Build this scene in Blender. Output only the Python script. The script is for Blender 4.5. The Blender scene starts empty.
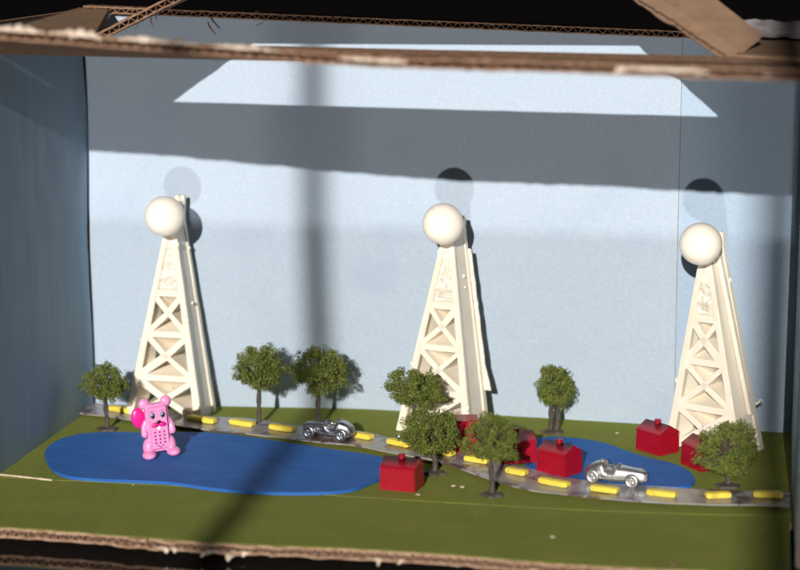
import bpy, bmesh, math, random
from mathutils import Vector, Matrix, noise
random.seed(7)
S = bpy.context.scene
# one Blender unit is one centimetre: the whole place is a shoebox-sized diorama
S.unit_settings.system = 'METRIC'; S.unit_settings.scale_length = 0.01; S.unit_settings.length_unit = 'CENTIMETERS'
R = math.radians

# ---------------------------------------------------------------- camera
cd = bpy.data.cameras.new('camera'); cam = bpy.data.objects.new('camera', cd)
S.collection.objects.link(cam); S.camera = cam
cam.location = (27.23, -76.11, 19.99)
cam.rotation_euler = (R(90 - 10.62), 0, R(10.795))
cd.sensor_width = 36; cd.lens = 90; cd.clip_start = 1; cd.clip_end = 5000
cd.dof.use_dof = True; cd.dof.focus_distance = 74.0; cd.dof.aperture_fstop = 0.095

# ---------------------------------------------------------------- world and light
w = bpy.data.worlds.new('World'); S.world = w; w.use_nodes = True
bg = w.node_tree.nodes['Background']
bg.inputs[0].default_value = (0.75, 0.62, 0.62, 1); bg.inputs[1].default_value = 0.0045
K = 0.305
def sun(name, d, strength, col, ang):
    l = bpy.data.lights.new(name, 'SUN'); l.energy = strength; l.angle = R(ang); l.color = col
    o = bpy.data.objects.new(name, l); S.collection.objects.link(o)
    o.rotation_euler = Vector(d).to_track_quat('-Z', 'Y').to_euler(); o.location = (14, -100, 60)
    return o
sun('sun', (-0.025, 1, -K), 4.6, (1.0, 0.955, 0.90), 0.53)
# the same low sun thrown back up off the glossy table in front of the box
sun('sun_off_table', (-0.025, 1, K), 1.08, (1.0, 0.96, 0.92), 1.5)
# pale blue fill lamp, added on the window side to brighten shaded faces
la = bpy.data.lights.new('fill_light', 'AREA'); la.shape = 'RECTANGLE'; la.size = 120; la.size_y = 90
la.energy = 10500; la.color = (0.72, 0.86, 1.0)
lo = bpy.data.objects.new('fill_light', la); S.collection.objects.link(lo); lo.location = (100, -215, 95)
lo.rotation_euler = (Vector((14, 0, 5)) - lo.location).to_track_quat('-Z', 'Y').to_euler()
S.view_settings.view_transform = 'Standard'; S.view_settings.look = 'None'
S.view_settings.exposure = 0.07; S.view_settings.gamma = 1
S.render.engine = 'CYCLES'

# ---------------------------------------------------------------- materials
def lin(c):
    return tuple(((v/255)/12.92 if v/255 <= .04045 else ((v/255+.055)/1.055)**2.4) for v in c)
def mat(name, col, rough=.8, metal=0, var=None, scale=1., bump=0, bscale=20., bdist=.02, sss=0, spec=.5, coat=0, detail=4, island=0, stretch=None, stretch_b=None):
    m = bpy.data.materials.new(name); m.use_nodes = True; nt = m.node_tree; b = nt.nodes['Principled BSDF']
    b.inputs['Base Color'].default_value = (*col, 1); b.inputs['Roughness'].default_value = rough
    b.inputs['Metallic'].default_value = metal; b.inputs['Specular IOR Level'].default_value = spec
    b.inputs['Coat Weight'].default_value = coat
    if sss:
        b.inputs['Subsurface Weight'].default_value = sss; b.inputs['Subsurface Radius'].default_value = (1, .7, .4)
        b.inputs['Subsurface Scale'].default_value = .15
    tc = nt.nodes.new('ShaderNodeTexCoord')
    def co(st):
        if not st: return tc.outputs['Object']
        mp = nt.nodes.new('ShaderNodeMapping'); mp.inputs['Scale'].default_value = st
        nt.links.new(tc.outputs['Object'], mp.inputs[0]); return mp.outputs[0]
    if var:
        n = nt.nodes.new('ShaderNodeTexNoise'); n.inputs['Scale'].default_value = scale; n.inputs['Detail'].default_value = detail
        nt.links.new(co(stretch), n.inputs['Vector'])
        mr = nt.nodes.new('ShaderNodeMapRange'); mr.inputs[1].default_value = .32; mr.inputs[2].default_value = .68
        nt.links.new(n.outputs[0], mr.inputs[0])
        mx = nt.nodes.new('ShaderNodeMix'); mx.data_type = 'RGBA'
        mx.inputs[6].default_value = (*col, 1); mx.inputs[7].default_value = (*var, 1)
        nt.links.new(mr.outputs[0], mx.inputs[0])
        out = mx.outputs[2]
        if island:
            g = nt.nodes.new('ShaderNodeNewGeometry'); mm = nt.nodes.new('ShaderNodeMapRange')
            mm.inputs[3].default_value = 1-island; mm.inputs[4].default_value = 1+island
            nt.links.new(g.outputs['Random Per Island'], mm.inputs[0])
            hs = nt.nodes.new('ShaderNodeHueSaturation'); nt.links.new(mm.outputs[0], hs.inputs['Value'])
            nt.links.new(out, hs.inputs['Color']); out = hs.outputs[0]
        nt.links.new(out, b.inputs['Base Color'])
    if bump:
        n2 = nt.nodes.new('ShaderNodeTexNoise'); n2.inputs['Scale'].default_value = bscale; n2.inputs['Detail'].default_value = 5
        nt.links.new(co(stretch_b), n2.inputs['Vector'])
        bp = nt.nodes.new('ShaderNodeBump'); bp.inputs['Strength'].default_value = bump; bp.inputs['Distance'].default_value = bdist
        nt.links.new(n2.outputs[0], bp.inputs['Height']); nt.links.new(bp.outputs[0], b.inputs['Normal'])
    return m
def overlay(m, col, scale, lo, hi, amount=1., stretch=None, rough=None):
    """irregular worn patches of another colour on top of a material"""
    nt = m.node_tree; b = nt.nodes['Principled BSDF']; lk = b.inputs['Base Color'].links
    mx = nt.nodes.new('ShaderNodeMix'); mx.data_type = 'RGBA'
    if lk: nt.links.new(lk[0].from_socket, mx.inputs[6])
    else: mx.inputs[6].default_value = b.inputs['Base Color'].default_value
    mx.inputs[7].default_value = (*col, 1)
    tc = nt.nodes.new('ShaderNodeTexCoord'); mp = nt.nodes.new('ShaderNodeMapping')
    mp.inputs['Scale'].default_value = stretch or (1, 1, 1); mp.inputs['Location'].default_value = (3.1, 7.7, 1.3)
    nt.links.new(tc.outputs['Object'], mp.inputs[0])
    n = nt.nodes.new('ShaderNodeTexNoise'); n.inputs['Scale'].default_value = scale; n.inputs['Detail'].default_value = 6
    nt.links.new(mp.outputs[0], n.inputs['Vector'])
    mr = nt.nodes.new('ShaderNodeMapRange'); mr.inputs[1].default_value = lo; mr.inputs[2].default_value = hi; mr.inputs[4].default_value = amount
    nt.links.new(n.outputs[0], mr.inputs[0]); nt.links.new(mr.outputs[0], mx.inputs[0])
    nt.links.new(mx.outputs[2], b.inputs['Base Color'])
    return m
M = {}
M['paper'] = mat('blue_paper', (.365, .44, .525), .9, var=(.395, .47, .555), scale=6, bump=.9, bscale=16, bdist=.012, spec=.2, stretch_b=(.35, 1, 1.6))
overlay(M['paper'], (.52, .58, .65), 26, .54, .70, .6, stretch=(.35, 1, 1.4))
overlay(M['paper'], (.30, .38, .48), .35, .56, .75, .35)
M['paper_r'] = mat('blue_paper_pale', (.325, .42, .53), .9, var=(.36, .45, .555), scale=6, bump=.9, bscale=16, bdist=.012, spec=.2, stretch_b=(.35, 1, 1.6))
overlay(M['paper_r'], (.46, .55, .65), 26, .54, .70, .5, stretch=(.35, 1, 1.4))
M['paper_side'] = mat('blue_paper_side', (.31, .42, .52), .8, var=(.35, .46, .56), scale=1.2, bump=.2, bscale=12, bdist=.01, spec=.3, stretch=(1, 1.5, .15))
M['board'] = mat('cardboard', (.27, .17, .11), .9, var=(.22, .14, .09), scale=3, bump=.4, bscale=9, bdist=.03, spec=.2, stretch=(.3, 1, 1))
overlay(M['board'], (.20, .12, .07), 1.2, .55, .7, .5)
M['torn'] = mat('torn_cardboard', (.36, .225, .15), .95, var=(.19, .105, .065), scale=5, bump=.8, bscale=12, bdist=.05, spec=.1)
M['torn_light'] = mat('torn_pale_cardboard', (.50, .34, .235), .95, var=(.30, .17, .11), scale=5, bump=.8, bscale=12, bdist=.05, spec=.1)
M['white_torn'] = mat('torn_white_paper', (.72, .62, .52), .95, var=(.5, .38, .28), scale=4, bump=.5, bscale=15, bdist=.03, spec=.1)
M['grass'] = mat('grass_paper', (.29, .32, .066), .95, var=(.17, .205, .038), scale=17, bump=1., bscale=22, bdist=.09, spec=.1, detail=6)
overlay(M['grass'], (.31, .31, .075), .5, .48, .75, .55)
overlay(M['grass'], (.34, .34, .11), 34, .60, .70, .6)
M['foam'] = mat('blue_foam', (.032, .145, .46), .7, var=(.022, .115, .39), scale=1.1, bump=.5, bscale=22, bdist=.02, spec=.25, stretch=(.6, 1.6, 1))
overlay(M['foam'], (.05, .16, .62), 16, .60, .74, .35, stretch=(.4, 1.5, 1))
M['cream'] = mat('cream_plastic', (.84, .77, .655), .36, var=(.80, .72, .585), scale=1.5, bump=.2, bscale=8, bdist=.05, sss=.25, spec=.45)
M['cream_rough'] = mat('rough_cream_plastic', (.84, .78, .69), .45, var=(.72, .64, .53), scale=7, bump=1., bscale=7, bdist=.09, sss=.2, spec=.5)
M['ball'] = mat('ivory_ball', (.85, .785, .69), .33, var=(.83, .76, .65), scale=2, bump=.05, bscale=20, bdist=.01, sss=.35, spec=.5)
overlay(M['ball'], (.35, .25, .15), 5, .72, .76, .6)
M['red'] = mat('red_plastic', (.36, .003, .018), .35, var=(.29, .003, .014), scale=3, bump=.15, bscale=7, bdist=.02, spec=.5, sss=.08)
overlay(M['red'], (.6, .06, .06), 14, .70, .76, .4)
M['leaf'] = mat('foliage', (.082, .112, .020), .9, var=(.19, .215, .05), scale=4, spec=.1, island=.22)
M['bark'] = mat('bark_plastic', (.045, .036, .028), .65, var=(.085, .065, .05), scale=6, bump=.8, bscale=14, bdist=.03, stretch=(1, 1, .25))
M['metal'] = mat('pewter', (.74, .73, .71), .42, metal=1, var=(.55, .54, .53), scale=6, bump=.35, bscale=9, bdist=.02)
M['metal_dark'] = mat('chromed_pewter', (.74, .75, .78), .30, metal=1, var=(.30, .31, .34), scale=6, bump=.3, bscale=8, bdist=.02)
M['road'] = mat('grey_road_strip', (.34, .33, .35), .33, var=(.22, .20, .21), scale=1.1, bump=.5, bscale=3, bdist=.05, spec=.6, coat=.25)
overlay(M['road'], (.30, .25, .19), .55, .52, .60, .8)
overlay(M['road'], (.09, .05, .05), 1.0, .55, .59, .9)
M['yellow'] = mat('yellow_foam', (.82, .66, .08), .55, var=(.76, .58, .07), scale=5, bump=.3, bscale=12, bdist=.02, sss=.1)
overlay(M['yellow'], (.35, .24, .03), 2.2, .60, .74, .6)
M['pink'] = mat('pink_plastic', (.86, .31, .58), .33, var=(.84, .28, .55), scale=3, sss=.2, spec=.5)
M['pink_face'] = mat('pale_pink_plastic', (.80, .30, .55), .4, spec=.5)
M['magenta'] = mat('magenta_plastic', (.78, .015, .26), .35, spec=.5, sss=.1)
M['purple'] = mat('purple_buttons', (.36, .02, .28), .5)
M['black'] = mat('black_paint', (.01, .01, .012), .4)
M['teal'] = mat('grey_blue_paint', (.10, .17, .26), .4)
M['white'] = mat('white_paint', (.8, .78, .76), .4)
M['table'] = mat('black_glossy_table', (.012, .011, .011), .06, spec=.6, var=(.016, .014, .013), scale=.3)
M['tape'] = mat('clear_tape', (.42, .38, .40), .18, spec=.8, bump=.6, bscale=2, bdist=.1, var=(.20, .17, .17), scale=1.5, coat=.6)
M['dark'] = mat('dark_frame', (.02, .02, .02), .8)

# ---------------------------------------------------------------- helpers
def link(name, bm, m, parent=None, smooth=True, bev=0, auto=35):
    me = bpy.data.meshes.new(name)
    bmesh.ops.recalc_face_normals(bm, faces=bm.faces)
    if bev:
        es = [e for e in bm.edges if len(e.link_faces) == 2 and e.calc_face_angle(0) > R(28)]
        bmesh.ops.bevel(bm, geom=es, offset=bev, segments=2, affect='EDGES', clamp_overlap=True)
    if smooth:
        for f in bm.faces: f.smooth = True
        for e in bm.edges:
            if len(e.link_faces) == 2 and e.calc_face_angle(0) > R(auto): e.smooth = False
    bm.to_mesh(me); bm.free(); me.materials.append(m)
    o = bpy.data.objects.new(name, me); S.collection.objects.link(o)
    if parent: o.parent = parent
    return o
def thing(name, label, cat, loc=(0, 0, 0), rz=0, group=None):
    o = bpy.data.objects.new(name, None); S.collection.objects.link(o); o.empty_display_size = .5
    o.location = loc; o.rotation_euler = (0, 0, rz); tag(o, label, cat, group); return o
def tag(o, label, cat=None, group=None):
    o['label'] = label
    if cat: o['category'] = cat
    if group: o['group'] = group
    return o
def copy_tree(o, parent=None):
    c = o.copy(); S.collection.objects.link(c); c.parent = parent
    for ch in o.children: copy_tree(ch, c)
    return c
def hexa(bm, p):
    """p: 8 points, bottom ring then top ring"""
    v = [bm.verts.new(q) for q in p]
    for f in ((0, 1, 2, 3), (7, 6, 5, 4), (0, 4, 5, 1), (1, 5, 6, 2), (2, 6, 7, 3), (3, 7, 4, 0)):
        bm.faces.new([v[i] for i in f])
def box(bm, x0, x1, y0, y1, z0, z1):
    hexa(bm, [(x0, y0, z0), (x1, y0, z0), (x1, y1, z0), (x0, y1, z0), (x0, y0, z1), (x1, y0, z1), (x1, y1, z1), (x0, y1, z1)])
def slab(bm, quad, n):
    """a quad (4 points) thickened by vector n"""
    q = [Vector(a) for a in quad]; n = Vector(n)
    hexa(bm, q + [a + n for a in q])
def tube(bm, pts, rad, seg=8, cap=True):
    pts = [Vector(p) for p in pts]; rings = []
    for i, p in enumerate(pts):
        d = (pts[min(i+1, len(pts)-1)] - pts[max(i-1, 0)]).normalized()
        a = d.orthogonal().normalized() if i == 0 else (a - d*a.dot(d)).normalized()
        b = d.cross(a); r = rad[i] if hasattr(rad, '__len__') else rad
        rings.append([bm.verts.new(p + (a*math.cos(t)+b*math.sin(t))*r) for t in [2*math.pi*k/seg for k in range(seg)]])
    for r0, r1 in zip(rings, rings[1:]):
        for k in range(seg): bm.faces.new((r0[k], r0[(k+1) % seg], r1[(k+1) % seg], r1[k]))
    if cap: bm.faces.new(rings[0][::-1]); bm.faces.new(rings[-1])
def ball(bm, c, r, seg=24, rings=14, M4=None):
    r = r if hasattr(r, '__len__') else (r, r, r)
    m = Matrix.Translation(c) @ (M4 or Matrix()) @ Matrix.Diagonal((*r, 1))
    bmesh.ops.create_uvsphere(bm, u_segments=seg, v_segments=rings, radius=1, matrix=m)
def spline(pts, n=6, closed=True):
    out = []; N = len(pts); rng = range(N) if closed else range(N-1)
    g = (lambda i: Vector(pts[i % N])) if closed else (lambda i: Vector(pts[max(0, min(N-1, i))]))
    for i in rng:
        p0, p1, p2, p3 = g(i-1), g(i), g(i+1), g(i+2)
        for k in range(n):
            t = k/n
            out.append(.5*((2*p1)+(-p0+p2)*t+(2*p0-5*p1+4*p2-p3)*t*t+(-p0+3*p1-3*p2+p3)*t**3))
    if not closed: out.append(g(N-1))
    return out
def interp(tab, x):
    for (a, u), (b, v) in zip(tab, tab[1:]):
        if x <= b: return u + (v-u)*max(0, (x-a))/(b-a)
    return tab[-1][1]
def nz(x, y, z=0): return noise.noise(Vector((x, y, z)))

def cut_edge(bm, P0, P1, up, inn, th=.28, per=.36, deep=.5, rough=.02, seed=0, wave=True):
    """corrugated cardboard seen end-on along P0-P1: two liners and the fluting between them.
    P0-P1 is the lower liner's outer edge, up the thickness direction, inn the way into the sheet"""
    P0, P1, up, inn = Vector(P0), Vector(P1), Vector(up).normalized(), Vector(inn).normalized()
    L = (P1-P0).length; n = max(4, int(L/.16)); t = th*.2
    for base, k in ((0, 1), (th-t, 2)):
        prev = None
        for i in range(n+1):
            s = i/n; p = P0.lerp(P1, s); x = s*L
            j = inn*(rough*3*nz(x*1.1+seed, k*7.3)+rough*2*nz(x*5+seed, k*3.1)) + up*(rough*.9*nz(x*1.7+seed, 9+k))
            fray = up*(rough*abs(nz(x*6+seed, k*2.2)))*(1 if k == 2 else -1)
            a = p+up*base+j; b = p+up*(base+t)+j+fray*.6
            ring = [bm.verts.new(q) for q in (a, b, b+inn*deep, a+inn*deep)]
            if prev:
                for u in range(4): bm.faces.new((prev[u], prev[(u+1) % 4], ring[(u+1) % 4], ring[u]))
            prev = ring
    if wave:
        m = int(L/per*8); prev = None
        for i in range(m+1):
            s = i/m; p = P0.lerp(P1, s); x = s*L
            h = th*.5 + (th*.5-t*.9)*math.sin(2*math.pi*x/per + .8*nz(x*.9+seed, 4))*(1+.12*nz(x*2, seed))
            j = inn*(rough*1.5+rough*2.5*nz(x*2.3+seed, 5.5))
            a = p+up*(h-.018)+j; b = p+up*(h+.018)+j
            ring = [bm.verts.new(q) for q in (a, b, b+inn*deep*.9, a+inn*deep*.9)]
            if prev:
                for u in range(4): bm.faces.new((prev[u], prev[(u+1) % 4], ring[(u+1) % 4], ring[u]))
            prev = ring
def torn_bit(bm, p, size, d=(0, -1, -.4), seed=0):
    """a ragged curled scrap of liner paper still hanging from a cut edge"""
    rs = random.Random(seed); p = Vector(p); d = Vector(d).normalized(); side = Vector((1, 0, 0)); n = 7; prev = None
    lift = side.cross(d)
    for i in range(n+1):
        s = i/n; wd = size*(.55*(1-s)+.12)*(1+rs.uniform(-.35, .35)); c = p + d*size*1.1*s + lift*size*.45*s*s + side*size*.25*math.sin(s*3+seed)
        row = [bm.verts.new(c+side*(u*wd)+lift*(size*.12*(1-u*u)+rs.uniform(-.02, .02))+lift*q) for q in (0, .03) for u in (-1, -.3, .4, 1)]
        if prev:
            for k in range(3):
                bm.faces.new((prev[k], prev[k+1], row[k+1], row[k])); bm.faces.new((prev[k+4], row[k+4], row[k+5], prev[k+5]))
            bm.faces.new((prev[0], row[0], row[4], prev[4])); bm.faces.new((prev[3], prev[7], row[7], row[3]))
        prev = row

# ---------------------------------------------------------------- table
bm = bmesh.new(); box(bm, -60, 90, -27.5, 60, -2.6, -.66)
t = link('table', bm, M['table'], bev=.1); t['kind'] = 'structure'; t['label'] = 'glossy black table top the cardboard box stands on'

# ---------------------------------------------------------------- the cardboard box
BX = thing('cardboard_box', 'open cardboard shoebox lined with pale blue paper that holds the model landscape', 'cardboard box')
bulge = [(-1, 0), (0, 0), (2.5, .45), (5, .78), (10.8, 1.38), (16.9, 1.37), (22.2, 1.08), (27, .82), (28.2, .78)]
def ytop(x): return 0
def yback(x, z): return interp(bulge, x)*max(0, 1-z/9)**1.3
def ztopw(x): return 16.05-.75*x/24
def sheet(x0, x1, off, nx, nzv, z0=-.02, zt=ztopw):
    bm = bmesh.new(); V = []
    for th in (0, .03):
        g = [[bm.verts.new((x0+(x1-x0)*i/nx, yback(x0+(x1-x0)*i/nx, z0+(zt(x0+(x1-x0)*i/nx)-z0)*j/nzv)+off+th+.02*nz(i*.35+x0, j*.4),
              z0+(zt(x0+(x1-x0)*i/nx)-z0)*j/nzv)) for j in range(nzv+1)] for i in range(nx+1)]; V.append(g)
    A, B = V
    for i in range(nx):
        for j in range(nzv):
            bm.faces.new((A[i][j], A[i+1][j], A[i+1][j+1], A[i][j+1])); bm.faces.new((B[i][j], B[i][j+1], B[i+1][j+1], B[i+1][j]))
    for i in range(nx):
        bm.faces.new((A[i][0], B[i][0], B[i+1][0], A[i+1][0])); bm.faces.new((A[i][nzv], A[i+1][nzv], B[i+1][nzv], B[i][nzv]))
    for j in range(nzv):
        bm.faces.new((A[0][j], A[0][j+1], B[0][j+1], B[0][j])); bm.faces.new((A[nx][j], B[nx][j], B[nx][j+1], A[nx][j+1]))
    return bm
bm = bmesh.new(); n = 40
prev = None
for i in range(n+1):
    x = -.35+28.8*i/n
    ring = [bm.verts.new(q) for q in ((x, yback(x, 0)+.13, -.3), (x, yback(x, 4)+.13, 4), (x, .13, 9), (x, .13, ztopw(x)-.02), (x, .42, ztopw(x)-.02), (x, yback(x, 0)+.42, -.3))]
    if prev:
        for u in range(6): bm.faces.new((prev[u], prev[(u+1) % 6], ring[(u+1) % 6], ring[u]))
    else: bm.faces.new(ring)
    prev = ring
bm.faces.new(prev[::-1])
bp = link('back_panel', bm, M['board'], BX)
tag(link('paper_lining', sheet(-.05, 23.51, 0, 60, 40), M['paper'], bp), 'wide pale blue paper sheet on the back panel')
tag(link('paper_lining', sheet(23.53, 28.1, .0, 16, 40), M['paper_r'], bp), 'narrow slightly bluer paper strip at the right of the back panel')

# left side: board and a lining sheet that bows away from the corner
bm = bmesh.new(); box(bm, -.42, -.12, -11.0, .4, -.3, 16.1); sp = link('side_panel', bm, M['board'], BX, smooth=False)
bm = bmesh.new(); ny, nzv = 26, 24; rows = []
for th in (0, -.03):
    rows.append([[bm.verts.new((.02+.05*math.sin(j*.45)*((ny-i)/ny)**2 - .10*max(0, 1-i/3)+.015*nz(i*.4, j*.3)+th, -.06-10.85*i/ny - .08*math.sin(j*.33)*(1 if i == 0 else 0), 16*j/nzv)) for j in range(nzv+1)] for i in range(ny+1)])
for g in rows:
    for i in range(ny):
        for j in range(nzv): bm.faces.new((g[i][j], g[i+1][j], g[i+1][j+1], g[i][j+1]))
for j in range(nzv):
    for i in (0, ny): bm.faces.new((rows[0][i][j], rows[0][i][j+1], rows[1][i][j+1], rows[1][i][j]))
link('paper_lining', bm, M['paper_side'], sp)
# right side with its own flap folded outwards
bm = bmesh.new(); box(bm, 28.12, 28.42, -10.9, .9, -.3, 15.6); sp = link('side_panel', bm, M['board'], BX, smooth=False)
bm = bmesh.new(); slab(bm, [(28.09, .75, 0), (28.09, -10.9, 0), (28.09, -10.9, 15.5), (28.09, .75, 15.5)], (-.025, 0, 0)); link('paper_lining', bm, M['paper_side'], sp, smooth=False)
bm = bmesh.new(); slab(bm, [(28.14, -10.95, -.2), (28.20, -15.2, -.2), (28.3, -15.6, 15.4), (28.14, -10.95, 15.4)], (.28, .03, 0)); fl = link('side_flap', bm, M['board'], BX, smooth=False)
bm = bmesh.new(); slab(bm, [(28.11, -10.95, -.15), (28.17, -15.15, -.15), (28.27, -15.55, 15.3), (28.11, -10.95, 15.3)], (.02, 0, 0)); link('paper_lining', bm, M['paper_side'], fl, smooth=False)

# floor board and the bottom flap laid out in front, both under the grass paper
bm = bmesh.new(); box(bm, -.1, 28.1, -10.84, 1.7, -.32, -.045); link('floor_panel', bm, M['board'], BX, smooth=False)
def yfront(x): return -16.55+.12*math.sin(x*.5)+.06*nz(x*.9, 3)
FX0, FX1 = -.6, 28.0
bm = bmesh.new()
slab(bm, [(FX0, -16.0, -.34), (FX1, -16.0, -.34), (FX1, -10.9, -.34), (FX0, -10.9, -.34)], (0, 0, .29))
for i in range(14):
    a, b = FX0+(FX1-FX0)*i/14, FX0+(FX1-FX0)*(i+1)/14
    cut_edge(bm, (a, yfront(a), -.36), (b, yfront(b), -.36), (0, 0, 1), (0, 1, 0), th=.32, per=.30, deep=.62, rough=.05, seed=i*1.3)
ff = tag(link('bottom_flap', bm, M['torn_light'], BX, smooth=False), 'flat front flap of the box with a torn corrugated edge')
for i, (x, s) in enumerate(((8.0, .36), (8.4, .26), (9.75, .42), (10.55, .46), (10.95, .3), (15.2, .30), (20.1, .2), (15.9, .2))):
    bm = bmesh.new(); torn_bit(bm, (x, yfront(x)-.02, -.25), s*.72, (random.choice((-1, 1))*random.uniform(.2, .8), -.5, -.3), i)
    link('torn_paper', bm, M['white_torn'], ff)

def grass(x0, x1, y0f, y1f, nx, ny, name, lab, lip=0):
    bm = bmesh.new(); g = []
    for i in range(nx+1):
        x = x0+(x1-x0)*i/nx; c = []
        for j in range(ny+1):
            y = y0f(x)+(y1f(x)-y0f(x))*j/ny
            z = .012*nz(x*.6, y*.6)+.008*nz(x*2, y*2)
            c.append(bm.verts.new((x, y, z)))
        g.append(c)
    for i in range(nx):
        for j in range(ny): bm.faces.new((g[i][j], g[i+1][j], g[i+1][j+1], g[i][j+1]))
    bm.normal_update()
    ext = bmesh.ops.extrude_face_region(bm, geom=bm.faces[:]); 
    for v in [e for e in ext['geom'] if isinstance(e, bmesh.types.BMVert)]: v.co.z -= .03
    return tag(link(name, bm, M['grass'], BX), lab)
def ycrease(x): return -10.84+.10*math.sin(x*.23)+.05*nz(x*.7, 1)+(.5*max(0, (x-20)/8)**1.5)
gr1 = grass(-.02, 28.06, lambda x: ycrease(x)+.03, lambda x: yback(x, 0)-.0, 90, 40, 'grass_paper', 'green flocked paper covering the box floor')
gr2 = grass(FX0, FX1, lambda x: yfront(x)+.04, lambda x: ycrease(x)-.02, 90, 20, 'grass_paper', 'green flocked paper covering the front flap')
bm = bmesh.new(); pts = [(-.2, -10.58, .03), (.7, -10.74, .05), (1.5, -10.86, .045), (2.2, -10.93, .03)]
tube(bm, spline(pts, 5, False), .035, 6); link('torn_paper', bm, M['white_torn'], gr2)
bm = bmesh.new(); prev = None   # worn pale line where the paper is folded
for i in range(121):
    x = i*.235; wv = .008+.016*max(0, nz(x*1.3, 8)+.2); y = ycrease(x)+.01*nz(x*4, 2)
    ring = [bm.verts.new(q) for q in ((x, y-wv, -.01), (x, y-wv, .016), (x, y+wv, .016), (x, y+wv, -.01))]
    if prev:
        for u in range(4): bm.faces.new((prev[u], prev[(u+1) % 4], ring[(u+1) % 4], ring[u]))
    else: bm.faces.new(ring)
    prev = ring
bm.faces.new(prev[::-1])
tag(link('fold_line', bm, M['grass'], gr2, smooth=False), 'worn pale fold across the grass paper')

# top flap sticking out over the front, seen almost edge-on
tf_f = [(-3, 16.5), (3.7, 16.22), (10, 15.84), (16.1, 15.50), (22, 15.42), (25, 15.36), (30, 15.28)]   # lower front edge height by x
tf_b = [(-3, 15.2), (0.8, 15.12), (8, 15.05), (14.8, 14.98), (24.6, 14.90), (30, 14.85)]
def yflap(x): return -19.3+.10*math.sin(x*.4)
bm = bmesh.new(); xs = [-1.2+30.8*i/22 for i in range(23)]
for a, b in zip(xs, xs[1:]):
    fa, fb = interp(tf_f, a), interp(tf_f, b); ba, bb = interp(tf_b, a), interp(tf_b, b)
    q = [(a, yflap(a)+.5, fa-(fa-ba)*.06), (b, yflap(b)+.5, fb-(fb-bb)*.06), (b, -10.9, bb), (a, -10.9, ba)]
    slab(bm, q, (0, 0, .30))
    cut_edge(bm, (a, yflap(a), fa), (b, yflap(b), fb), (0, 0, 1), (0, 1, -.05), th=.31, per=.34, deep=.6, rough=.05, seed=a)
# the strip of roof left between the fold and the hole
for a, b in zip(xs, xs[1:]):
    if a < -.6 or b > 28.8: continue
    ba, bb = interp(tf_b, a), interp(tf_b, b)
    e = lambda x: -9.75+.08*nz(x*1.1, 4)+.05*nz(x*4, 1)
    slab(bm, [(a, -10.88, ba+.01), (b, -10.88, bb+.01), (b, e(b), bb+.14), (a, e(a), ba+.14)], (0, 0, .28))
tf = tag(link('top_flap', bm, M['torn'], BX, smooth=False), 'brown top flap of the box reaching out over the front')
for x0, x1, sd in ((-1.1, 3.1, 1), (3.25, 5.6, 2), (5.75, 7.4, 5), (7.9, 10.4, 3), (10.9, 12.6, 7), (14.6, 16.6, 4), (22.6, 25.2, 6)):
    bm = bmesh.new(); prev = None; n = int((x1-x0)/.09)
    for i in range(n+1):
        x = x0+(x1-x0)*i/n; h = (.07+.20*abs(nz(x*2.6, sd))+.10*nz(x*9, sd))*(1 if x < 11 else .7)*min(1, 4*min(i, n-i)/n+.1); yo = .08*nz(x*3, sd, 2)
        zf = interp(tf_f, x)+.31-(.10 if x > 14 else 0)
        ring = [bm.verts.new(q) for q in ((x, yflap(x)-.03+yo, zf-.05), (x, yflap(x)-.06+yo, zf+h*.6), (x, yflap(x)+.04+yo*2, zf+h), (x, yflap(x)+.10, zf-.02))]
        if prev:
            for u in range(4): bm.faces.new((prev[u], prev[(u+1) % 4], ring[(u+1) % 4], ring[u]))
        else: bm.faces.new(ring)
        prev = ring
    bm.faces.new(prev[::-1]); link('torn_paper', bm, M['white_torn'], tf, smooth=False)
rs = random.Random(3)
spots = [(6.6, .2), (7.2, .3), (7.9, .2), (8.8, .22), (11.9, .46), (12.7, .30), (16.4, .22), (15.9, .34), (22.9, .36), (23.5, .3), (24.5, .42), (24.2, .26), (25.1, .3), (26.9, .2)]
for i, (x, s) in enumerate(spots):
    bm = bmesh.new(); torn_bit(bm, (x, yflap(x)+.02, interp(tf_f, x)+(.26 if x < 14 else .16)), s*.8, (rs.choice((-1, 1))*rs.uniform(.5, 1.4), -.4, rs.uniform(-.15, .3)), i+20)
    link('torn_paper', bm, M['white_torn'], tf)

# thin roof rim left along the back panel, its corrugated cut facing forward
bm = bmesh.new()
for i in range(12):
    a, b = .1+24.2*i/12, .1+24.2*(i+1)/12
    cut_edge(bm, (a, -.42+.03*nz(a, 1), ztopw(a)-.02), (b, -.42+.03*nz(b, 1), ztopw(b)-.02), (0, 0, 1), (0, 1, 0), th=.26, per=.36, deep=.9, rough=.025, seed=i)
rr = tag(link('roof_rim', bm, M['torn'], BX, smooth=False), 'narrow corrugated rim along the top of the back panel')
# shreds hanging from the rim and in the left of the hole
for (x, y, z, dx, dz, r) in ((2.0, -.5, 15.9, .25, -.35, .025), (2.45, -.5, 15.9, -.15, -.5, .02), (2.9, -.5, 15.85, .1, -.3, .03), (5.2, -.5, 15.7, .35, -.45, .04), (7.2, -.6, 15.6, .3, .12, .03)):
    bm = bmesh.new(); tube(bm, spline([(x, y, z), (x+dx*.3, y-.1, z+dz*.4), (x+dx, y-.15, z+dz)], 4, False), [r*(1-.05*i) for i in range(9)], 6)
    link('torn_shred', bm, M['torn'], rr)

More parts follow.
